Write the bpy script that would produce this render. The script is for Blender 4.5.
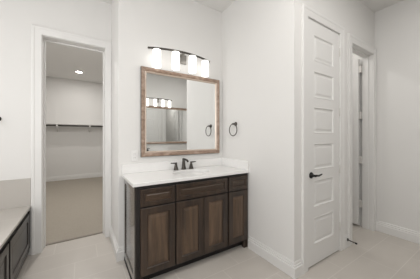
import bpy, bmesh, math, random
from mathutils import Vector, Matrix
random.seed(4)
S = bpy.context.scene
for o in list(bpy.data.objects):
    bpy.data.objects.remove(o)
COL = S.collection
PI = math.pi

# ------------------------------------------------------------------ camera
cam = bpy.data.objects.new('camera', bpy.data.cameras.new('camera'))
COL.objects.link(cam)
cam.location = (-1.661, -2.312, 1.301)
cam.rotation_euler = (PI / 2, 0, -0.564)
cam.data.sensor_width = 36
cam.data.lens = 202.2 / 420 * 36
cam.data.shift_y = -2.64 / 420
cam.data.clip_start = 0.02
S.camera = cam

# ------------------------------------------------------------------ world, daylight, exposure
W = bpy.data.worlds.new('overcast_sky'); S.world = W
W.use_nodes = True
bg = W.node_tree.nodes['Background']
bg.inputs['Color'].default_value = (0.95, 0.97, 1.0, 1)
bg.inputs['Strength'].default_value = 0.8

def area_light(name, loc, rot, sx, sy, power, color=(1, 1, 1)):
    d = bpy.data.lights.new(name, 'AREA')
    d.shape = 'RECTANGLE'; d.size = sx; d.size_y = sy; d.energy = power; d.color = color
    o = bpy.data.objects.new(name, d); COL.objects.link(o)
    o.location = loc; o.rotation_euler = rot
    return o
# daylight through an unseen window over the tub, set for the light levels
area_light('unseen_window_daylight', (-3.46, -0.85, 1.72), (0, -PI / 2, 0), 1.55, 1.9, 23, (1.0, 0.995, 0.985))
# fill light at a window added behind the camera to brighten the walls
area_light('rear_fill_light', (-2.15, -3.42, 1.85), (PI / 2, 0, 0), 1.9, 1.9, 36, (1.0, 0.995, 0.985))

def disc_lamp(name, loc, r, power, color):
    d = bpy.data.lights.new(name, 'AREA'); d.shape = 'DISK'; d.size = 2 * r; d.energy = power; d.color = color
    o = bpy.data.objects.new(name, d); COL.objects.link(o); o.location = loc
    return o
# fill lamps added at the bathroom ceiling, no fixtures, all outside the frame
for i, (x, y, p) in enumerate(((0.65, -2.15, 8), (-0.55, -1.75, 9), (-2.3, -1.2, 7))):
    disc_lamp('room_fill_lamp', (x, y, 3.03), 0.09, p, (1.0, 0.98, 0.95))

S.view_settings.view_transform = 'Standard'
S.view_settings.look = 'None'
S.view_settings.gamma = 1
S.view_settings.use_curve_mapping = False
S.view_settings.exposure = 0.06

# ------------------------------------------------------------------ dimensions
H = 3.048
L = 1.146            # length of the towel wall
XF = 1.812           # far right wall
YC = 0.634           # closet doorway wall
XL = -3.30           # window wall
YB = -3.25           # wall behind the camera
XS = -1.337          # left end of the vanity wall
T = 0.12
TC = 0.19           # closet wall

# ------------------------------------------------------------------ materials
def new_mat(name):
    m = bpy.data.materials.new(name); m.use_nodes = True
    nt = m.node_tree
    b = nt.nodes['Principled BSDF']
    return m, nt, b

def plain(name, rgb, rough=0.5, metal=0.0, var=0.03, scale=8.0, bump=0.0, bscale=200.0, spec=0.5, coat=0.0):
    m, nt, b = new_mat(name)
    tc = nt.nodes.new('ShaderNodeTexCoord')
    nz = nt.nodes.new('ShaderNodeTexNoise'); nz.inputs['Scale'].default_value = scale
    nz.inputs['Detail'].default_value = 3
    nt.links.new(tc.outputs['Object'], nz.inputs['Vector'])
    r = nt.nodes.new('ShaderNodeValToRGB')
    r.color_ramp.elements[0].color = (*[c * (1 - var) for c in rgb], 1)
    r.color_ramp.elements[1].color = (*[min(1, c * (1 + var)) for c in rgb], 1)
    nt.links.new(nz.outputs['Fac'], r.inputs['Fac'])
    nt.links.new(r.outputs['Color'], b.inputs['Base Color'])
    b.inputs['Roughness'].default_value = rough
    b.inputs['Metallic'].default_value = metal
    b.inputs['Specular IOR Level'].default_value = spec
    b.inputs['Coat Weight'].default_value = coat
    if bump:
        n2 = nt.nodes.new('ShaderNodeTexNoise'); n2.inputs['Scale'].default_value = bscale
        nt.links.new(tc.outputs['Object'], n2.inputs['Vector'])
        bp = nt.nodes.new('ShaderNodeBump'); bp.inputs['Strength'].default_value = bump
        bp.inputs['Distance'].default_value = 0.002
        nt.links.new(n2.outputs['Fac'], bp.inputs['Height'])
        nt.links.new(bp.outputs['Normal'], b.inputs['Normal'])
    return m

def wood(name, dark, mid, light, rough=0.35, axis=2, stretch=0.08, scale=14.0, coat=0.15):
    m, nt, b = new_mat(name)
    tc = nt.nodes.new('ShaderNodeTexCoord')
    mp = nt.nodes.new('ShaderNodeMapping')
    s = [1.0, 1.0, 1.0]; s[axis] = stretch
    mp.inputs['Scale'].default_value = s
    nt.links.new(tc.outputs['Object'], mp.inputs['Vector'])
    nz = nt.nodes.new('ShaderNodeTexNoise'); nz.inputs['Scale'].default_value = scale
    nz.inputs['Detail'].default_value = 8; nz.inputs['Roughness'].default_value = 0.62
    nz.inputs['Distortion'].default_value = 0.5
    nt.links.new(mp.outputs['Vector'], nz.inputs['Vector'])
    r = nt.nodes.new('ShaderNodeValToRGB')
    r.color_ramp.elements[0].position = 0.3; r.color_ramp.elements[0].color = (*dark, 1)
    r.color_ramp.elements[1].position = 0.72; r.color_ramp.elements[1].color = (*light, 1)
    e = r.color_ramp.elements.new(0.5); e.color = (*mid, 1)
    nt.links.new(nz.outputs['Fac'], r.inputs['Fac'])
    nt.links.new(r.outputs['Color'], b.inputs['Base Color'])
    b.inputs['Roughness'].default_value = rough
    b.inputs['Coat Weight'].default_value = coat
    b.inputs['Coat Roughness'].default_value = 0.25
    bp = nt.nodes.new('ShaderNodeBump'); bp.inputs['Strength'].default_value = 0.05
    bp.inputs['Distance'].default_value = 0.002
    nt.links.new(nz.outputs['Fac'], bp.inputs['Height'])
    nt.links.new(bp.outputs['Normal'], b.inputs['Normal'])
    return m

def tile_mat(name, c1, c2, grout, tw, th, ox, oy, mort, rough, bump=0.25):
    """large tiles: rows along x of height th, each row shifted by a third"""
    m, nt, b = new_mat(name)
    N = nt.nodes.new; K = nt.links.new
    def math_(op, a, bb=None):
        n = N('ShaderNodeMath'); n.operation = op
        for i, v in enumerate((a, bb)):
            if v is None: continue
            if isinstance(v, (int, float)): n.inputs[i].default_value = v
            else: K(v, n.inputs[i])
        return n.outputs[0]
    tc = N('ShaderNodeTexCoord'); sp = N('ShaderNodeSeparateXYZ')
    K(tc.outputs['Object'], sp.inputs[0])
    y = math_('DIVIDE', math_('SUBTRACT', sp.outputs['Y'], oy), th)
    row = math_('FLOOR', y); fy = math_('FRACT', y)
    x = math_('ADD', math_('DIVIDE', math_('SUBTRACT', sp.outputs['X'], ox), tw), math_('MULTIPLY', row, -1 / 3))
    col = math_('FLOOR', x); fx = math_('FRACT', x)
    ex = math_('MULTIPLY', math_('MINIMUM', fx, math_('SUBTRACT', 1.0, fx)), tw)
    ey = math_('MULTIPLY', math_('MINIMUM', fy, math_('SUBTRACT', 1.0, fy)), th)
    e = math_('MINIMUM', ex, ey)
    g = math_('LESS_THAN', e, mort / 2)
    cv = N('ShaderNodeCombineXYZ'); K(col, cv.inputs[0]); K(row, cv.inputs[1])
    wn = N('ShaderNodeTexWhiteNoise'); K(cv.outputs[0], wn.inputs['Vector'])
    mp = N('ShaderNodeMapping'); mp.inputs['Scale'].default_value = (2.2, 5, 3)
    K(tc.outputs['Object'], mp.inputs['Vector'])
    nz = N('ShaderNodeTexNoise'); nz.inputs['Scale'].default_value = 1.6; nz.inputs['Detail'].default_value = 6
    K(mp.outputs[0], nz.inputs['Vector'])
    f = math_('ADD', math_('MULTIPLY', nz.outputs['Fac'], 0.7), math_('MULTIPLY', wn.outputs['Value'], 0.3))
    mx = N('ShaderNodeMix'); mx.data_type = 'RGBA'
    K(f, mx.inputs['Factor']); mx.inputs['A'].default_value = (*c1, 1); mx.inputs['B'].default_value = (*c2, 1)
    m2 = N('ShaderNodeMix'); m2.data_type = 'RGBA'
    K(g, m2.inputs['Factor']); K(mx.outputs['Result'], m2.inputs['A']); m2.inputs['B'].default_value = (*grout, 1)
    K(m2.outputs['Result'], b.inputs['Base Color'])
    b.inputs['Roughness'].default_value = rough
    bp = N('ShaderNodeBump'); bp.inputs['Strength'].default_value = bump; bp.inputs['Distance'].default_value = 0.002
    bp.invert = True
    K(g, bp.inputs['Height']); K(bp.outputs['Normal'], b.inputs['Normal'])
    return m

def emitter(name, rgb, strength):
    m, nt, b = new_mat(name)
    b.inputs['Base Color'].default_value = (0.9, 0.9, 0.88, 1)
    b.inputs['Emission Color'].default_value = (*rgb, 1)
    b.inputs['Emission Strength'].default_value = strength
    b.inputs['Roughness'].default_value = 0.2
    return m

M = {}
M['wall'] = plain('painted_wall', (0.74, 0.728, 0.708), 0.75, var=0.01, scale=3, bump=0.08, bscale=160)
M['ceiling'] = plain('painted_ceiling', (0.75, 0.738, 0.718), 0.85, var=0.01, scale=3, bump=0.1, bscale=120)
M['trim'] = plain('white_trim_paint', (0.75, 0.74, 0.722), 0.38, var=0.01, scale=4)
M['floor'] = tile_mat('floor_tile', (0.485, 0.447, 0.405), (0.56, 0.522, 0.477), (0.605, 0.568, 0.522), 0.61, 0.305, -0.30, -0.715, 0.006, 0.33)
M['deck'] = tile_mat('tub_tile', (0.46, 0.432, 0.398), (0.525, 0.497, 0.46), (0.57, 0.545, 0.51), 0.61, 0.61, -2.5, 0.2, 0.004, 0.3)
M['carpet'] = plain('beige_carpet', (0.375, 0.338, 0.288), 0.95, var=0.12, scale=60, bump=0.9, bscale=400, spec=0.1)
M['dwood'] = wood('dark_stained_wood', (0.019, 0.0125, 0.009), (0.039, 0.0245, 0.0165), (0.074, 0.046, 0.030), rough=0.38)
M['ewood'] = wood('espresso_gap_shade', (0.005, 0.004, 0.0035), (0.009, 0.007, 0.006), (0.016, 0.012, 0.010), rough=0.6, coat=0.0)  # near-black stain; shade in the gaps is put into this colour too
M['swood'] = wood('glossy_dark_side', (0.02, 0.016, 0.013), (0.034, 0.027, 0.022), (0.055, 0.043, 0.035), rough=0.14, coat=0.9)
M['pwood'] = wood('dark_stained_panel', (0.030, 0.020, 0.0135), (0.092, 0.058, 0.036), (0.185, 0.116, 0.071), rough=0.45, coat=0.05, scale=9)
M['pwoodh'] = wood('dark_stained_drawer_panel', (0.03, 0.02, 0.014), (0.066, 0.042, 0.027), (0.115, 0.074, 0.048), rough=0.36, scale=9, axis=0)
M['twood'] = wood('tub_panel_wood', (0.007, 0.0055, 0.0045), (0.0135, 0.0105, 0.0085), (0.024, 0.0185, 0.015), rough=0.33, coat=0.2)
M['shadowgap'] = plain('recess_shade', (0.008, 0.006, 0.005), 0.8)  # near-black stands in for shade in toe recesses and under the side panel
M['quartz'] = plain('white_quartz', (0.81, 0.80, 0.785), 0.18, var=0.03, scale=30)
M['ceramic'] = plain('white_ceramic', (0.80, 0.79, 0.775), 0.1, var=0.005)
M['frame'] = wood('bronze_mirror_frame', (0.18, 0.118, 0.082), (0.31, 0.215, 0.158), (0.48, 0.37, 0.30), rough=0.34, axis=0, stretch=0.5, scale=30, coat=0.2)
M['frame2'] = plain('champagne_frame_lip', (0.62, 0.52, 0.44), 0.3, metal=0.5, var=0.06, scale=40)
M['framedark'] = plain('frame_side_dark', (0.09, 0.07, 0.055), 0.45, var=0.1, scale=40)
M['bronze'] = plain('gunmetal_bronze', (0.075, 0.068, 0.06), 0.36, metal=0.85, var=0.05, scale=20)
M['nickel'] = plain('brushed_grey_metal', (0.30, 0.285, 0.265), 0.35, metal=0.8, var=0.05, scale=20)
M['black'] = plain('matte_black_metal', (0.012, 0.011, 0.010), 0.4, metal=0.3, var=0.05)
M['hinge'] = plain('painted_hinge', (0.66, 0.64, 0.61), 0.35, metal=0.3, var=0.02)
M['plastic'] = plain('white_plastic', (0.80, 0.79, 0.775), 0.3, var=0.005)
M['slot'] = plain('outlet_slot', (0.12, 0.115, 0.11), 0.5)
M['rubber'] = plain('dark_rubber', (0.02, 0.02, 0.02), 0.7)
M['shade'] = emitter('frosted_shade_lit', (1.0, 0.97, 0.93), 1.35)
M['lens'] = emitter('downlight_lens', (1.0, 0.94, 0.86), 25.0)

m, nt, b = new_mat('mirror_glass')
b.inputs['Base Color'].default_value = (0.93, 0.94, 0.935, 1)
b.inputs['Metallic'].default_value = 1.0; b.inputs['Roughness'].default_value = 0.0
M['mirror'] = m
m, nt, b = new_mat('window_glass')
tr = nt.nodes.new('ShaderNodeBsdfTransparent'); gl = nt.nodes.new('ShaderNodeBsdfGlossy')
gl.inputs['Roughness'].default_value = 0.02
mx = nt.nodes.new('ShaderNodeMixShader'); mx.inputs[0].default_value = 0.05
nt.links.new(tr.outputs[0], mx.inputs[1]); nt.links.new(gl.outputs[0], mx.inputs[2])
nt.links.new(mx.outputs[0], nt.nodes['Material Output'].inputs['Surface'])
M['glass'] = m

# ------------------------------------------------------------------ mesh helpers
class MB:
    def __init__(self):
        self.bm = bmesh.new()
    def box(self, x0, x1, y0, y1, z0, z1, bev=0.0, seg=1):
        r = bmesh.ops.create_cube(self.bm, size=1.0)
        vs = r['verts']
        bmesh.ops.scale(self.bm, vec=(x1 - x0, y1 - y0, z1 - z0), verts=vs)
        bmesh.ops.translate(self.bm, vec=((x0 + x1) / 2, (y0 + y1) / 2, (z0 + z1) / 2), verts=vs)
        if bev:
            es = list({e for v in vs for e in v.link_edges})
            bmesh.ops.bevel(self.bm, geom=es, offset=bev, segments=seg, profile=0.5, affect='EDGES')
        return self
    def lathe(self, prof, c=(0, 0, 0), axis='z', n=24, smooth=True):
        """prof: list of (radius, height) along the axis"""
        rings = []
        for r, h in prof:
            ring = []
            for i in range(n):
                a = 2 * PI * i / n
                p = (r * math.cos(a), r * math.sin(a), h)
                if axis == 'y': p = (p[0], -p[2], p[1])      # axis points to -y
                elif axis == '-x': p = (-p[2], p[0], p[1])
                elif axis == 'x': p = (p[2], p[0], p[1])
                ring.append(self.bm.verts.new((p[0] + c[0], p[1] + c[1], p[2] + c[2])))
            rings.append(ring)
        fs = []
        for a, bb in zip(rings, rings[1:]):
            for i in range(n):
                j = (i + 1) % n
                f = self.bm.faces.new((a[i], a[j], bb[j], bb[i])); f.smooth = smooth; fs.append(f)
        for ring, (r, h) in ((rings[0], prof[0]), (rings[-1], prof[-1])):
            if r > 1e-4: fs.append(self.bm.faces.new(ring))
        bmesh.ops.recalc_face_normals(self.bm, faces=fs)
        return self
    def tube(self, pts, rad, n=12, closed=False):
        pts = [Vector(p) for p in pts]
        rads = rad if isinstance(rad, (list, tuple)) else [rad] * len(pts)
        rings = []
        up = None
        for i, p in enumerate(pts):
            if closed: t = pts[(i + 1) % len(pts)] - pts[i - 1]
            elif i == 0: t = pts[1] - p
            elif i == len(pts) - 1: t = p - pts[i - 1]
            else: t = pts[i + 1] - pts[i - 1]
            t.normalize()
            if up is None:
                up = Vector((0, 0, 1)) if abs(t.z) < 0.9 else Vector((1, 0, 0))
            up = (up - t * up.dot(t)).normalized()
            s = t.cross(up)
            rings.append([self.bm.verts.new(p + (up * math.cos(2 * PI * k / n) + s * math.sin(2 * PI * k / n)) * rads[i]) for k in range(n)])
        fs = []
        prs = list(zip(rings, rings[1:] + ([rings[0]] if closed else [])))
        for a, bb in prs:
            for k in range(n):
                j = (k + 1) % n
                f = self.bm.faces.new((a[k], a[j], bb[j], bb[k])); f.smooth = True; fs.append(f)
        if not closed:
            fs.append(self.bm.faces.new(rings[0])); fs.append(self.bm.faces.new(rings[-1]))
        bmesh.ops.recalc_face_normals(self.bm, faces=fs)
        return self
    def loops(self, fmap, u0, u1, z0, z1, prof, cap=True, back=None):
        """nested rectangles (inset, depth) mapped by fmap(u, d, z); cap fills the inner one, back = depth of a back face"""
        rings = []
        if back is not None: prof = [(prof[0][0], back)] + list(prof)
        for ins, d in prof:
            rings.append([self.bm.verts.new(fmap(u, d, z)) for u, z in
                          ((u0 + ins, z0 + ins), (u1 - ins, z0 + ins), (u1 - ins, z1 - ins), (u0 + ins, z1 - ins))])
        fs = []
        for a, bb in zip(rings, rings[1:]):
            for i in range(4):
                j = (i + 1) % 4
                fs.append(self.bm.faces.new((a[i], a[j], bb[j], bb[i])))
        if cap: fs.append(self.bm.faces.new(rings[-1]))
        if back is not None: fs.append(self.bm.faces.new(rings[0][::-1]))
        bmesh.ops.recalc_face_normals(self.bm, faces=fs)
        return self
    def sweep(self, prof, path):
        """open sweep of closed profile (w, d) along path of frames (origin, W, D)"""
        rings = []
        for o, w, d in path:
            o, w, d = Vector(o), Vector(w), Vector(d)
            rings.append([self.bm.verts.new(o + w * a + d * bb) for a, bb in prof])
        fs = []
        n = len(prof)
        for a, bb in zip(rings, rings[1:]):
            for i in range(n):
                j = (i + 1) % n
                fs.append(self.bm.faces.new((a[i], a[j], bb[j], bb[i])))
        fs.append(self.bm.faces.new(rings[0])); fs.append(self.bm.faces.new(rings[-1]))
        bmesh.ops.recalc_face_normals(self.bm, faces=fs)
        return self
    def build(self, name, mat, parent=None):
        me = bpy.data.meshes.new(name)
        self.bm.to_mesh(me); self.bm.free()
        me.materials.append(mat)
        o = bpy.data.objects.new(name, me); COL.objects.link(o)
        if parent is not None: o.parent = parent
        return o

def struct(o, label=None):
    o['kind'] = 'structure'
    if label: o['label'] = label
    return o
def tag(o, label, cat, group=None):
    o['label'] = label; o['category'] = cat
    if group: o['group'] = group
    return o
def empty(name, loc=(0, 0, 0), rz=0.0):
    o = bpy.data.objects.new(name, None); COL.objects.link(o)
    o.location = loc; o.rotation_euler = (0, 0, rz); o.empty_display_size = 0.1
    return o
def copy_tree(o, parent=None):
    c = o.copy(); COL.objects.link(c)
    if parent is not None: c.parent = parent
    for ch in list(o.children): copy_tree(ch, c)
    return c

# ------------------------------------------------------------------ structure: floors, ceiling, walls
struct(MB().box(XL - T, 2.1, YB - T, 0.80, -0.10, 0).build('floor', M['floor']), 'beige rectangular floor tiles of the bathroom')
struct(MB().box(-3.0, -0.6, 0.80, 5.3, -0.10, 0.008).build('carpet_floor', M['carpet']), 'beige carpet of the closet beyond the left doorway')
struct(MB().box(XL - T, 2.1, YB - T, 5.3, H, H + 0.1).build('ceiling', M['ceiling']))

# doorway openings (inner faces of the jambs) : x0, x1, top
CL = (-2.040, -1.412, 2.446)
D1 = (0.203, 0.821, 2.470)
D2 = (1.118, 1.740, 2.440)
JT = 0.018

wb = MB(); wb.box(XS, T, 0, T, 0, H); wb.box(XS, XS + T, T, YC + 0.004, 0, H)
struct(wb.build('wall_back', M['wall']), 'off-white wall behind the dark vanity')
wc = MB()
wc.box(XL - T, CL[0] - JT, YC, YC + TC, 0, H); wc.box(CL[1] + JT, XS + T, YC, YC + TC, 0, H)
wc.box(CL[0] - JT, CL[1] + JT, YC, YC + TC, CL[2] + JT, H)
struct(wc.build('wall_back_left', M['wall']), 'off-white wall around the open closet doorway')
struct(MB().box(0, T, -L, 0, 0, H).build('wall_right', M['wall']), 'off-white wall carrying the towel ring')
wd = MB()
wd.box(T, D1[0] - JT, -L, -L + T, 0, H); wd.box(D1[1] + JT, D2[0] - JT, -L, -L + T, 0, H); wd.box(D2[1] + JT, XF + T, -L, -L + T, 0, H)
wd.box(D1[0] - JT, D1[1] + JT, -L, -L + T, D1[2] + JT, H); wd.box(D2[0] - JT, D2[1] + JT, -L, -L + T, D2[2] + JT, H)
struct(wd.build('wall_back_right', M['wall']), 'off-white wall with the two white doors')
struct(MB().box(XF, XF + T, YB - T, -L, 0, H).build('wall_far_right', M['wall']), 'bare off-white wall at the right edge')
FX0, FX1, FZ0, FZ1 = -3.1, -1.2, 0.9, 2.8
wr = MB()
wr.box(XL - T, FX0, YB - T, YB, 0, H); wr.box(FX1, XF, YB - T, YB, 0, H); wr.box(FX0, FX1, YB - T, YB, 0, FZ0); wr.box(FX0, FX1, YB - T, YB, FZ1, H)
struct(wr.build('wall_front', M['wall']), 'off-white wall seen only in the mirror')
wr = MB()
for a in ((FX0, FX0 + .05, FZ0, FZ1), (FX1 - .05, FX1, FZ0, FZ1), (FX0 + .05, FX1 - .05, FZ0, FZ0 + .05), (FX0 + .05, FX1 - .05, FZ1 - .05, FZ1)):
    wr.box(a[0], a[1], YB - .09, YB - .03, a[2], a[3])
win2 = struct(wr.build('added_window_2', M['trim']))  # unseen window added to let in the rear fill light
MB().box(FX0 + .05, FX1 - .05, YB - .065, YB - .058, FZ0 + .05, FZ1 - .05).build('pane', M['glass'], win2)
WY0, WY1, WZ0, WZ1 = -1.8, 0.1, 0.92, 2.52
wl = MB()
wl.box(XL - T, XL, YB, WY0, 0, H); wl.box(XL - T, XL, WY1, YC, 0, H)
wl.box(XL - T, XL, WY0, WY1, 0, WZ0); wl.box(XL - T, XL, WY0, WY1, WZ1, H)
struct(wl.build('wall_left', M['wall']))
wf = MB(); fx = lambda u, d, z: (XL + d, u, z)
for a in ((WY0, WY0 + .05, WZ0, WZ1), (WY1 - .05, WY1, WZ0, WZ1), (WY0 + .05, WY1 - .05, WZ0, WZ0 + .05), (WY0 + .05, WY1 - .05, WZ1 - .05, WZ1)):
    wf.box(XL - .09, XL - .03, *a)
win = struct(wf.build('unseen_window_1', M['trim']))  # unseen window, placed and sized to suit the light levels
MB().box(XL - .065, XL - .058, WY0 + .05, WY1 - .05, WZ0 + .05, WZ1 - .05).build('pane', M['glass'], win)

# closet shell beyond the doorway
cx0, cx1, cy1 = -2.86, -0.72, 5.15
struct(MB().box(cx0 - T, cx1 + T, cy1, cy1 + T, 0, H).build('wall_closet_back', M['wall']), 'back wall of the closet')
struct(MB().box(cx0 - T, cx0, YC + T, cy1, 0, H).build('wall_closet_left', M['wall']))
struct(MB().box(cx1, cx1 + T, YC + T, cy1, 0, H).build('wall_closet_right', M['wall']))
# small room beyond the second door
r2 = MB(); r2.box(0.85, 0.95, -L + T, 0.75, 0, H); r2.box(1.782, 1.93, -L + T, 0.75, 0, H); r2.box(0.85, 1.93, 0.75, 0.80, 0, H)
struct(r2.build('wall_beyond', M['wall']))

# ------------------------------------------------------------------ trim
BASE = [(0, 0), (0.021, 0), (0.021, 0.090), (0.0205, 0.093), (0.014, 0.096), (0.014, 0.1135), (0.0075, 0.1165), (0.0075, 0.133), (0.003, 0.140), (0, 0.140)]
def baseboard(name, segs, label=None):
    """segs: (p0, p1, normal, m0, m1); m = extra length per unit of depth at each end (mitre)"""
    mb = MB()
    for p0, p1, nrm, m0, m1 in segs:
        a, b_ = Vector((*p0, 0)), Vector((*p1, 0)); n = Vector((*nrm, 0)); t = (b_ - a).normalized()
        prof = BASE
        rings = []
        mb.sweep(prof, [(a, n - t * m0, (0, 0, 1)), (b_, n + t * m1, (0, 0, 1))])
    return struct(mb.build(name, M['trim']), label)
CW = 0.092
baseboard('baseboard_right', [((0, -0.55), (0, -L), (-1, 0), 0, 1)], 'white stepped baseboard under the towel ring')
baseboard('baseboard_back_right', [((0, -L), (D1[0] - CW - .005, -L), (0, -1), 1, 0), ((D1[1] + CW + .005, -L), (D2[0] - CW - .005, -L), (0, -1), 0, 0),
                                   ])
baseboard('baseboard_far_right', [((XF, -L), (XF, YB), (-1, 0), -1, -1)], 'white stepped baseboard on the far right wall')
baseboard('baseboard_back', [((XS, 0), (-1.277, 0), (0, -1), 1, 0)])
baseboard('baseboard_back_left', [((XS, YC - 0.022), (XS, 0), (-1, 0), 0, 1)])
baseboard('baseboard_closet', [((cx0, cy1), (cx1, cy1), (0, -1), -1, -1), ((cx0, YC + TC + .02), (cx0, cy1), (1, 0), 0, -1), ((cx1, YC + TC + .02), (cx1, cy1), (-1, 0), 0, -1)], 'white baseboard at the back of the closet')
baseboard('baseboard_front', [((XF, YB), (0.42, YB), (0, 1), -1, 0)])

CAS = [(0, 0), (0, 0.013), (0.004, 0.017), (0.060, 0.019), (0.066, 0.023), (0.084, 0.024), (0.092, 0.020), (0.092, 0)]
def doorway_trim(name, op, y, wscale_r=1.0, label=None, stop=True, depth=T):
    x0, x1, zt = op
    mb = MB()
    D = (0, -1, 0)
    k = wscale_r; e = 0.004      # reveal between the jamb face and the casing
    mb.sweep(CAS, [((x0 - e, y, 0), (-1, 0, 0), D), ((x0 - e, y, zt + e), (-1, 0, 1), D),
                   ((x1 + e, y, zt + e), (k, 0, 1), D), ((x1 + e, y, 0), (k, 0, 0), D)])
    # jambs
    mb.box(x0 - JT, x0, y - 0.002, y + depth, 0, zt); mb.box(x1, x1 + JT, y - 0.002, y + depth, 0, zt); mb.box(x0 - JT, x1 + JT, y - 0.002, y + depth, zt, zt + JT)
    if stop:
        a, b = (y + .045, y + .080) if depth == T else (y + depth - .075, y + depth - .036)
        mb.box(x0, x0 + .012, a, b, 0, zt); mb.box(x1 - .012, x1, a, b, 0, zt)
        mb.box(x0 + .012, x1 - .012, a, b, zt - .012, zt)
    return struct(mb.build(name, M['trim']), label)
t1 = doorway_trim('trim_1', CL, YC, 0.070 / 0.092, 'white casing around the open closet doorway', depth=TC)
t2 = doorway_trim('trim_2', D1, -L, 1.0, 'white casing around the closed six-panel door')
t3 = doorway_trim('trim_3', D2, -L, 0.062 / 0.092, 'white casing around the open door at the right')
for z in (0.22, 1.22, 2.22):      # hinge leaves left on the closet jamb
    MB().box(CL[0] - .001, CL[0] + .004, YC + TC - .035, YC + TC - .001, z - .045, z + .045).build('hinge', M['hinge'], t1)
struct(MB().box(CL[0], CL[1], 0.775, 0.812, 0.0, 0.011, .004).build('trim_4', plain('threshold_strip', (0.26, 0.23, 0.195), 0.6)), 'dark strip between tile and carpet')

# ------------------------------------------------------------------ doors
def panel_door(name, w, h, label, front_sign=1):
    """leaf in local coordinates: x 0..w, z 0..h, front face y = 0 looking to -y, back y = 0.035"""
    t = 0.035
    zs = [(0.198, 0.470), (0.574, 0.851), (0.951, 1.222), (1.320, 1.592), (1.682, 1.955), (2.054, 2.322)]
    s0, s1 = 0.104, w - 0.122
    mb = MB()
    mb.box(0, s0, 0, t, 0, h); mb.box(s1, w, 0, t, 0, h)
    prev = 0
    for a, b_ in zs:
        mb.box(s0, s1, 0, t, prev, a); prev = b_
    mb.box(s0, s1, 0, t, prev, h)
    f1 = lambda u, d, z: (u, -d, z); f2 = lambda u, d, z: (u, t + d, z)
    for a, b_ in zs:
        for f in (f1, f2):
            mb.loops(f, s0, s1, a, b_, [(0, 0), (0.006, 0.003), (0.012, 0.0), (0.018, -0.009), (0.034, -0.009), (0.050, -0.003)])
    o = mb.build(name, M['trim'])
    return struct(o, label)
d1 = panel_door('door_1', D1[1] - D1[0] - 0.006, 2.450, 'closed white six-panel door with black lever handle')
d1.location = (D1[0] + 0.003, -L - 0.004, 0.014)
hx, hz = 0.055, 0.905
hd = MB().lathe([(0.0, 0), (0.031, 0), (0.031, 0.006), (0.027, 0.011), (0.012, 0.013), (0.012, 0.036)], (hx, 0, hz), 'y', 24).build('door_handle', M['black'], d1)
hd['label'] = 'black lever door handle'
MB().tube([(hx - .004, -.044, hz), (hx + .02, -.046, hz + .001), (hx + .06, -.046, hz - .004), (hx + .10, -.044, hz + .002), (hx + .122, -.042, hz + .006)],
          [.0115, .0105, .0085, .0075, .0065], 12).build('lever', M['black'], hd)
for z in (0.27, 0.92, 1.57, 2.25):
    MB().lathe([(0.0, -.048), (.0035, -.047), (.006, -.044), (.006, .044), (.0035, .047), (0.0, .048)], (D1[1] - D1[0] - .004, -.006, z), 'z', 12).build('hinge', M['hinge'], d1)

d2 = panel_door('door_2', 0.56, 2.395, 'open white door seen edge-on in the right doorway')
d2.rotation_euler = (0, 0, -PI / 2)
d2.location = (1.703, -0.433, 0.034)
for z in (0.306, 0.936, 1.576, 2.24):
    MB().box(0.545, 0.592, 0.006, 0.036, z - .05, z + .05, .002).build('hinge', M['hinge'], d2)

# door stop on the baseboard between the two doors
ds = tag(MB().tube([(0.985, -L - .017, 0.088), (0.987, -L - .035, 0.086), (0.995, -L - .095, 0.078)], .0055, 10).build('door_stop', M['black']),
         'small black door stop on the baseboard between the doors', 'door stop')
MB().lathe([(0.0, 0), (.017, 0), (.017, .006), (.008, .012)], (0.985, -L - .0165, 0.088), 'y', 16).build('mounting_plate', M['black'], ds)
MB().tube([(0.9945, -L - .092, 0.0785), (0.997, -L - .112, 0.0765)], .010, 12).build('rubber_tip', M['rubber'], ds)

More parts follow.
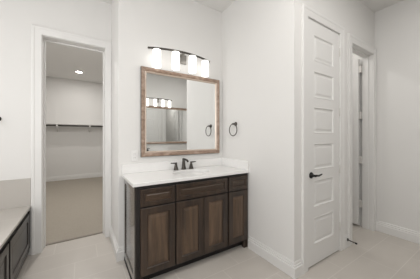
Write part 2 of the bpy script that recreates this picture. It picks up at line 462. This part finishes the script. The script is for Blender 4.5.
# ------------------------------------------------------------------ vanity (built about its centre at the wall; front to -y)
VX = -0.638          # centre of the cabinet
def vx(x): return x - VX
VL, VR, VF = vx(-1.275), vx(-0.002), -0.527
def build_vanity():
    root = empty('vanity_cabinet')
    mb = MB()
    z0, z1 = 0.085, 0.879
    # carcass: sides, bottom, back, frame
    mb.box(VL, VL + .018, VF + .02, -.002, z0, z1); mb.box(VR - .018, VR, VF + .02, -.002, z0, z1)
    mb.box(VL + .018, VR - .018, VF + .02, -.002, z0, z0 + .018)
    mb.box(VL + .018, VR - .018, -.012, -.002, z0 + .018, z1)
    mb.build('carcass', M['dwood'], root)
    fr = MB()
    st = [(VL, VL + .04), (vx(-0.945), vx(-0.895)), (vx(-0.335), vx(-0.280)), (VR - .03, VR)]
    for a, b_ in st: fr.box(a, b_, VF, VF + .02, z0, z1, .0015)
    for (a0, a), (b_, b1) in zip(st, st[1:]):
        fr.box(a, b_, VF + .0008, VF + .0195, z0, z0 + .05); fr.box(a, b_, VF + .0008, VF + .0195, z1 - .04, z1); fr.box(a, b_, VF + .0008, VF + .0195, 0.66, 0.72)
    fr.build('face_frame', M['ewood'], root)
    # furniture feet at both front corners, back feet, recessed toe board
    for a, b_ in ((VL, VL + .06), (VR - .06, VR)):
        MB().box(a, b_, VF, VF + .045, 0, z0, .002).build('foot', M['dwood'], root)
        MB().box(a, b_, -.06, -.020, 0, z0, .002).build('foot', M['dwood'], root)
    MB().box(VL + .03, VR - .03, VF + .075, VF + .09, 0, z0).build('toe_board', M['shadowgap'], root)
    # framed side panel on the exposed end
    sp = MB(); fs = lambda u, d, z: (VL - d, u, z)
    sp.loops(fs, VF + .001, -.018, 0.045, z1 - .001, [(0, 0.012), (0.055, 0.012), (0.061, 0.004)], back=0.0)
    sp.build('side_panel', M['swood'], root)
    MB().box(VL - .012, VL + .0, VF + .003, -.02, 0.0, 0.045).build('side_rail', M['shadowgap'], root)  # dark strip, shade below the side panel put into its colour
    ff = lambda u, d, z: (u, VF - d, z)
    RP = [(0, 0.012), (0.004, 0.018), (0.052, 0.018), (0.058, 0.012)]
    def front(name, x0, x1, a, b_, fw=0.055, pm='pwood'):
        m_ = MB().loops(ff, x0, x1, a, b_, [(0, 0.0), (0, 0.015), (0.003, 0.018), (fw, 0.018), (fw + .006, 0.009), (fw + .008, 0.009)], cap=False, back=0.001)
        d = m_.build(name, M['dwood'], root)
        f = fw + .0075
        MB().loops(ff, x0 + f, x1 - f, a + f, b_ - f, [(0, 0.007), (0.002, 0.0088), (0.012, 0.0092), (0.034 if b_ - a > .3 else .018, 0.0145)], back=0.002).build('panel', M[pm], d)
        return d
    front('drawer_front', vx(-1.240), vx(-0.928), 0.698, 0.848, .032, 'pwoodh')
    front('drawer_front', vx(-0.914), vx(-0.316), 0.698, 0.850, .034, 'pwoodh')
    front('drawer_front', vx(-0.295), vx(-0.022), 0.698, 0.852, .032, 'pwoodh')
    front('door', vx(-1.240), vx(-0.928), 0.103, 0.684)
    front('door', vx(-0.914), vx(-0.617), 0.103, 0.684)
    front('door', vx(-0.613), vx(-0.316), 0.103, 0.684)
    front('door', vx(-0.295), vx(-0.022), 0.103, 0.684)
    return root
vanity = build_vanity(); vanity.location = (VX, 0, 0)
tag(vanity, 'dark brown vanity cabinet with raised-panel doors and drawers under white top', 'vanity cabinet')

SX, SY, SRX, SRY = vx(-0.622), -0.285, 0.215, 0.150
def build_counter():
    """slab with an oval hole, back and side splashes"""
    x0, x1, y0, y1, za, zb = vx(-1.305), vx(-0.001), -0.547, -0.001, 0.880, 0.909
    bm = bmesh.new()
    N = 48
    def rect_pt(a):
        c, s = math.cos(a), math.sin(a)
        k = min(((x1 - SX) if c > 0 else (SX - x0)) / max(abs(c), 1e-9), ((y1 - SY) if s > 0 else (SY - y0)) / max(abs(s), 1e-9))
        return (SX + c * k, SY + s * k)
    angs = sorted([2 * PI * i / N for i in range(N)] + [math.atan2(y - SY, x - SX) % (2 * PI) for x in (x0, x1) for y in (y0, y1)])
    def ring(f, z): return [bm.verts.new((*f(a), z)) for a in angs]
    ell = lambda g: (lambda a: (SX + (SRX + g) * math.cos(a), SY + (SRY + g) * math.sin(a)))
    cxm, cym = (x0 + x1) / 2, (y0 + y1) / 2
    def inset(g):
        def f(a):
            x, y = rect_pt(a)
            return (min(max(x, x0 + g), x1 - g), min(max(y, y0 + g), y1 - g))
        return f
    rs = [ring(ell(0), za), ring(ell(0), zb - .004), ring(ell(.004), zb), ring(inset(.004), zb), ring(inset(0), zb - .004), ring(inset(0), za)]
    rs.append(rs[0])
    for a, b_ in zip(rs, rs[1:]):
        for i in range(len(angs)):
            j = (i + 1) % len(angs)
            bm.faces.new((a[i], a[j], b_[j], b_[i]))
    bmesh.ops.recalc_face_normals(bm, faces=bm.faces[:])
    mb = MB(); mb.bm.free(); mb.bm = bm
    o = mb.build('countertop', M['quartz'])
    MB().box(x0, x1, -.021, -.001, zb + .0005, 1.010, .002).build('backsplash', M['quartz'], o)
    MB().box(x1 - .020, x1, y0, -.0215, zb + .0005, 1.010, .002).build('side_splash', M['quartz'], o)
    return o
counter = build_counter(); counter.location = (VX, 0, 0)
tag(counter, 'white quartz countertop with splashes on the dark vanity', 'countertop')
def build_sink():
    mb = MB(); bm = mb.bm
    N = 40; prof = [(1.06, .8795), (1.0, .8795), (0.985, .862), (0.94, .83), (0.84, .79), (0.62, .762), (0.3, .752), (0.085, .750)]
    rings = [[bm.verts.new((SX + SRX * 1.02 * r * math.cos(2 * PI * i / N), SY + SRY * 1.02 * r * math.sin(2 * PI * i / N), z)) for i in range(N)] for r, z in prof]
    for a, b_ in zip(rings, rings[1:]):
        for i in range(N):
            f = bm.faces.new((a[i], a[(i + 1) % N], b_[(i + 1) % N], b_[i])); f.smooth = True
    bm.faces.new(rings[-1]); bmesh.ops.recalc_face_normals(bm, faces=bm.faces[:])
    o = mb.build('sink_basin', M['ceramic'])
    MB().lathe([(0.0, .7505), (.022, .7505), (.022, .755), (.016, .757), (0.0, .757)], (SX, SY, 0), 'z', 20).build('drain', M['nickel'], o)
    return o
sink = build_sink(); sink.location = (VX, 0, 0)
tag(sink, 'white oval undermount sink set into the quartz countertop', 'sink')
def build_faucet():
    r = empty('faucet')
    z = .9095; y = -.075; cx = SX
    sb = MB().lathe([(0.0, 0), (.031, 0), (.031, .005), (.026, .012), (.0205, .05), (.0165, .10), (.0165, .129), (.013, .133), (0, .133)], (cx, y, z), 'z', 24).build('spout', M['bronze'], r)
    MB().tube([(cx, y + .010, z + .122), (cx, y - .05, z + .121), (cx, y - .09, z + .117), (cx, y - .106, z + .112), (cx, y - .112, z + .098)], [.0135, .0125, .0115, .0115, .0115], 14).build('nozzle', M['bronze'], sb)
    for s in (-1, 1):
        hx_ = cx + .100 * s
        h = MB().lathe([(0.0, 0), (.030, 0), (.030, .004), (.026, .010), (.019, .042), (.0125, .066), (.0125, .076), (0, .078)], (hx_, y, z), 'z', 24).build('handle', M['bronze'], r)
        MB().tube([(hx_ - .010 * s, y, z + .080), (hx_ + .025 * s, y, z + .081), (hx_ + .064 * s, y, z + .083)], [.0085, .0075, .0055], 12).build('lever', M['bronze'], h)
    return r
faucet = build_faucet(); faucet.location = (VX, 0, 0)
tag(faucet, 'dark bronze two-handle faucet behind the sink under the mirror', 'faucet')

# ------------------------------------------------------------------ mirror
def build_mirror(x0, x1, z0, z1):
    """local: wall plane y=0, front to -y"""
    r = empty('wall_mirror')
    f = lambda u, d, z: (u, -d, z)
    fw = .062
    MB().loops(f, x0, x1, z0, z1, [(0, 0.002), (0, 0.024), (.004, 0.029)], cap=False).build('frame_edge', M['framedark'], r)
    MB().loops(f, x0, x1, z0, z1, [(.004, 0.029), (.011, 0.033), (.026, 0.032), (.045, 0.021)], cap=False).build('frame', M['frame'], r)
    MB().loops(f, x0, x1, z0, z1, [(.045, 0.021), (.049, 0.024), (.054, 0.023), (fw, 0.012), (fw, 0.004)], cap=False).build('frame_lip', M['frame2'], r)
    MB().box(x0 + fw - .004, x1 - fw + .004, -.0085, -.003, z0 + fw - .004, z1 - fw + .004).build('glass', M['mirror'], r)
    return r
mir = build_mirror(-0.528, 0.528, 1.077, 2.083); mir.location = (-0.585, 0, 0)
tag(mir, 'framed rectangular mirror with brown bronze frame above the vanity', 'mirror')

# ------------------------------------------------------------------ vanity light: bowed bar with four lit glass shades
def build_light():
    r = empty('vanity_light')
    zb = 2.292
    MB().box(-.030, .080, -.024, -.001, 2.205, 2.315, .003).build('back_plate', M['nickel'], r)
    MB().box(-.012, .012, -.138, -.022, zb - .012, zb + .012, .002).build('stem', M['nickel'], r)
    hw = 0.405; bow = lambda x: -.140 + .092 * (x / hw) ** 2
    mb = MB(); n = 24
    pr = []
    for i in range(n + 1):
        x = -hw + 2 * hw * i / n
        pr.append(((x, bow(x), zb), (0, 1, 0), (0, 0, 1)))
    mb.sweep([(-.006, -.010), (.006, -.010), (.006, .010), (-.006, .010)], pr)
    mb.build('bar', M['bronze'], r)
    for x in (-.315, -.108, .108, .315):
        y = bow(x)
        s = MB().lathe([(.030, 2.276), (.042, 2.274), (.045, 2.268), (.045, 2.082), (.042, 2.078), (.039, 2.080), (.039, 2.262), (.030, 2.270), (.030, 2.276)], (x, y, 0), 'z', 28).build('glass_shade', M['shade'], r)
        MB().lathe([(0.0, 2.2705), (.028, 2.2705), (.028, 2.280), (.010, 2.283), (0.0, 2.283)], (x, y, 0), 'z', 20).build('shade_holder', M['bronze'], s)
        MB().lathe([(0.0, 2.262), (.020, 2.262), (.020, 2.24), (.030, 2.20), (.032, 2.17), (.024, 2.145), (0.0, 2.137)], (x, y, 0), 'z', 20).build('bulb', M['shade'], s)
    return r
vl = build_light(); vl.location = (-0.640, 0, 0)
tag(vl, 'four-shade vanity light with dark bowed bar above the near mirror', 'light fixture', 'bowed vanity lights')

# ------------------------------------------------------------------ towel ring, outlet, hook
tr_ = empty('towel_ring', (0, -0.305, 1.465))
tag(tr_, 'dark round towel ring on the wall right of the mirror', 'towel ring')
MB().lathe([(0.0, 0.001), (.027, 0.001), (.027, .006), (.022, .012), (.012, .015), (.011, .045), (.013, .052), (0.0, .054)], (0, 0, 0), '-x', 24).build('wall_mount', M['bronze'], tr_)
MB().tube([(-.046, .075 * math.sin(2 * PI * i / 40), -.075 + .075 * math.cos(2 * PI * i / 40)) for i in range(40)], .0055, 10, closed=True).build('ring', M['bronze'], tr_)

ou = empty('power_outlet', (-1.176, 0, 1.093))
tag(ou, 'white power outlet plate on the wall left of the mirror', 'outlet')
MB().box(-.036, .036, -.007, -.0005, -.058, .058, .003).build('cover_plate', M['plastic'], ou)
for z in (-.021, .021):
    so = MB().box(-.017, .017, -.010, -.0065, z - .015, z + .015, .002).build('socket', M['plastic'], ou)
    sl = MB(); sl.box(-.008, -.0055, -.0108, -.0095, z - .004, z + .006); sl.box(.0055, .008, -.0108, -.0095, z - .004, z + .006)
    sl.build('slot', M['slot'], so)

hk = empty('wall_hook', (-2.399, YC, 1.489))
tag(hk, 'black wall hook at the left edge above the tub deck', 'hook')
MB().lathe([(0.0, 0.001), (.028, 0.001), (.028, .006), (.022, .012), (.010, .014), (.010, .045), (.013, .05), (0, .052)], (0, 0, 0), 'y', 24).build('wall_mount', M['black'], hk)
MB().tube([(0, -.046, 0), (0, -.052, -.02), (0, -.056, -.05), (0, -.07, -.068), (0, -.085, -.058), (0, -.088, -.045)], [.008, .007, .007, .007, .007, .009], 10).build('peg', M['black'], hk)

# ------------------------------------------------------------------ tub surround at the left
TX = -2.137
tub = empty('tub_surround', (TX, YC, 0))
tag(tub, 'tub deck with beige tile top and dark wood panelled front', 'tub surround')
ty0 = -2.02 - YC; tx0 = XL - TX + .002
MB().box(tx0, 0, ty0, -.0125, 0.522, 0.546, .003).build('deck_top', M['deck'], tub)
sb_ = MB(); sb_.box(tx0, -.003, -.012, -.001, 0.522, 0.846)
sb_.build('tile_splash', M['deck'], tub)
fb = MB()
px = -.018
fb.box(tx0, px, ty0 + .01, -.0125, 0.085, 0.5215)
fb.build('body', M['ewood'], tub)  # body colour carries the shade of the gaps around the panels
ff2 = lambda u, d, z: (px + d, u, z)
rail = MB()
rail.box(px, px + .004, ty0 + .01, -.013, 0.045, 0.0849); rail.build('bottom_rail', M['twood'], tub)
MB().box(px, px + .011, -.048, -.0128, 0.096, 0.490, .001).build('end_stile', M['twood'], tub)
MB().box(px, px + .011, ty0 + .01, -.0128, 0.0855, 0.1005, .001).build('face_rail', M['twood'], tub)
MB().box(tx0, px - .05, ty0 + .02, -.0125, 0.0, 0.0845).build('toe_board', M['shadowgap'], tub)
for k in range(3):
    b1 = -.062 - k * .72; b0 = b1 - .685
    d = MB().loops(ff2, b0, b1, 0.112, 0.474, [(0, 0.0), (0, 0.012), (0.003, 0.014), (.058, 0.014), (.063, 0.006), (.066, 0.006)], cap=False, back=0.0005).build('access_panel', M['twood'], tub)
    MB().loops(ff2, b0 + .0655, b1 - .0655, 0.1775, 0.4085, [(0, 0.004), (.002, 0.0058), (.02, 0.006), (.03, .008)], back=0.001).build('panel', M['twood'], d)

# ------------------------------------------------------------------ closet shelf, rod, downlight
sh = empty('closet_shelf', (-1.79, cy1, 1.66))
tag(sh, 'white closet shelf on the far wall of the closet', 'shelf')
MB().box(cx0 + 1.79 + .002, cx1 + 1.79 - .002, -.305, -.002, 0, .019).build('shelf_board', M['trim'], sh)
MB().box(cx0 + 1.79 + .002, cx1 + 1.79 - .002, -.022, -.002, -.09, -.0005).build('ledger', M['trim'], sh)
for x in (-2.262 + 1.79, -1.46 + 1.79):
    b_ = MB().box(x - .018, x + .018, -.29, -.023, -.012, -.0005).build('bracket', M['trim'], sh)
    MB().tube([(x, -.27, -.012), (x, -.15, -.11), (x, -.026, -.20)], .012, 8).build('brace', M['trim'], b_)
    MB().box(x - .022, x + .022, -.312, -.308, -.062, -.0115, .001).build('rod_hook', M['trim'], b_)
rod = MB().tube([(cx0 + 1.793, -.287, -.037), (cx1 + 1.787, -.287, -.037)], .015, 14).build('hanging_rod', M['black'], sh)
rod['label'] = 'dark hanging rod under the white shelf'
dl = empty('ceiling_downlight', (-1.730, 4.15, H))
tag(dl, 'small recessed downlight lit in the closet ceiling', 'ceiling light')
MB().lathe([(.075, -.0005), (.10, -.0005), (.10, -.006), (.077, -.012), (.075, -.0005)], (0, 0, 0), 'z', 28).build('trim_ring', M['plastic'], dl)
MB().lathe([(0.0, -.002), (.074, -.002), (.074, -.008), (.05, -.011), (0.0, -.012)], (0, 0, 0), 'z', 28).build('lens', M['lens'], dl)
disc_lamp('closet_downlight_lamp', (-1.730, 4.15, H - .02), .06, 10.5, (1, .975, .945))
disc_lamp('closet_fill_lamp', (-1.75, 2.0, H - .02), .06, 28, (1, .975, .945))  # added unseen lamp, evens out the light on carpet and back wall
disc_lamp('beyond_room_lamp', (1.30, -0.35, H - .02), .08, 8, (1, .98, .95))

# ------------------------------------------------------------------ what the mirror shows behind the camera
VX2 = -0.26
for src, cat, lab in ((vanity, 'vanity cabinet', 'second dark vanity cabinet under the mirror on the opposite wall'),
                      (counter, 'countertop', 'second white countertop on the opposite wall, seen in the mirror'),
                      (sink, 'sink', 'second white oval sink in the opposite countertop'),
                      (faucet, 'faucet', 'second dark faucet reflected at the mirror\'s lower left corner')):
    c = copy_tree(src); c.location = (VX2, YB, 0); c.rotation_euler = (0, 0, PI); tag(c, lab, cat)
c = copy_tree(vl); c.location = (0.12, YB, 0.05); c.rotation_euler = (0, 0, PI)
tag(c, 'four-shade vanity light on the opposite wall, reflected in the mirror', 'light fixture', 'bowed vanity lights')
m2 = build_mirror(-0.97, 0.97, 1.105, 2.150); m2.location = (0.12, YB, 0); m2.rotation_euler = (0, 0, PI)
tag(m2, 'second brown framed mirror on the opposite wall, seen inside the reflection', 'mirror')
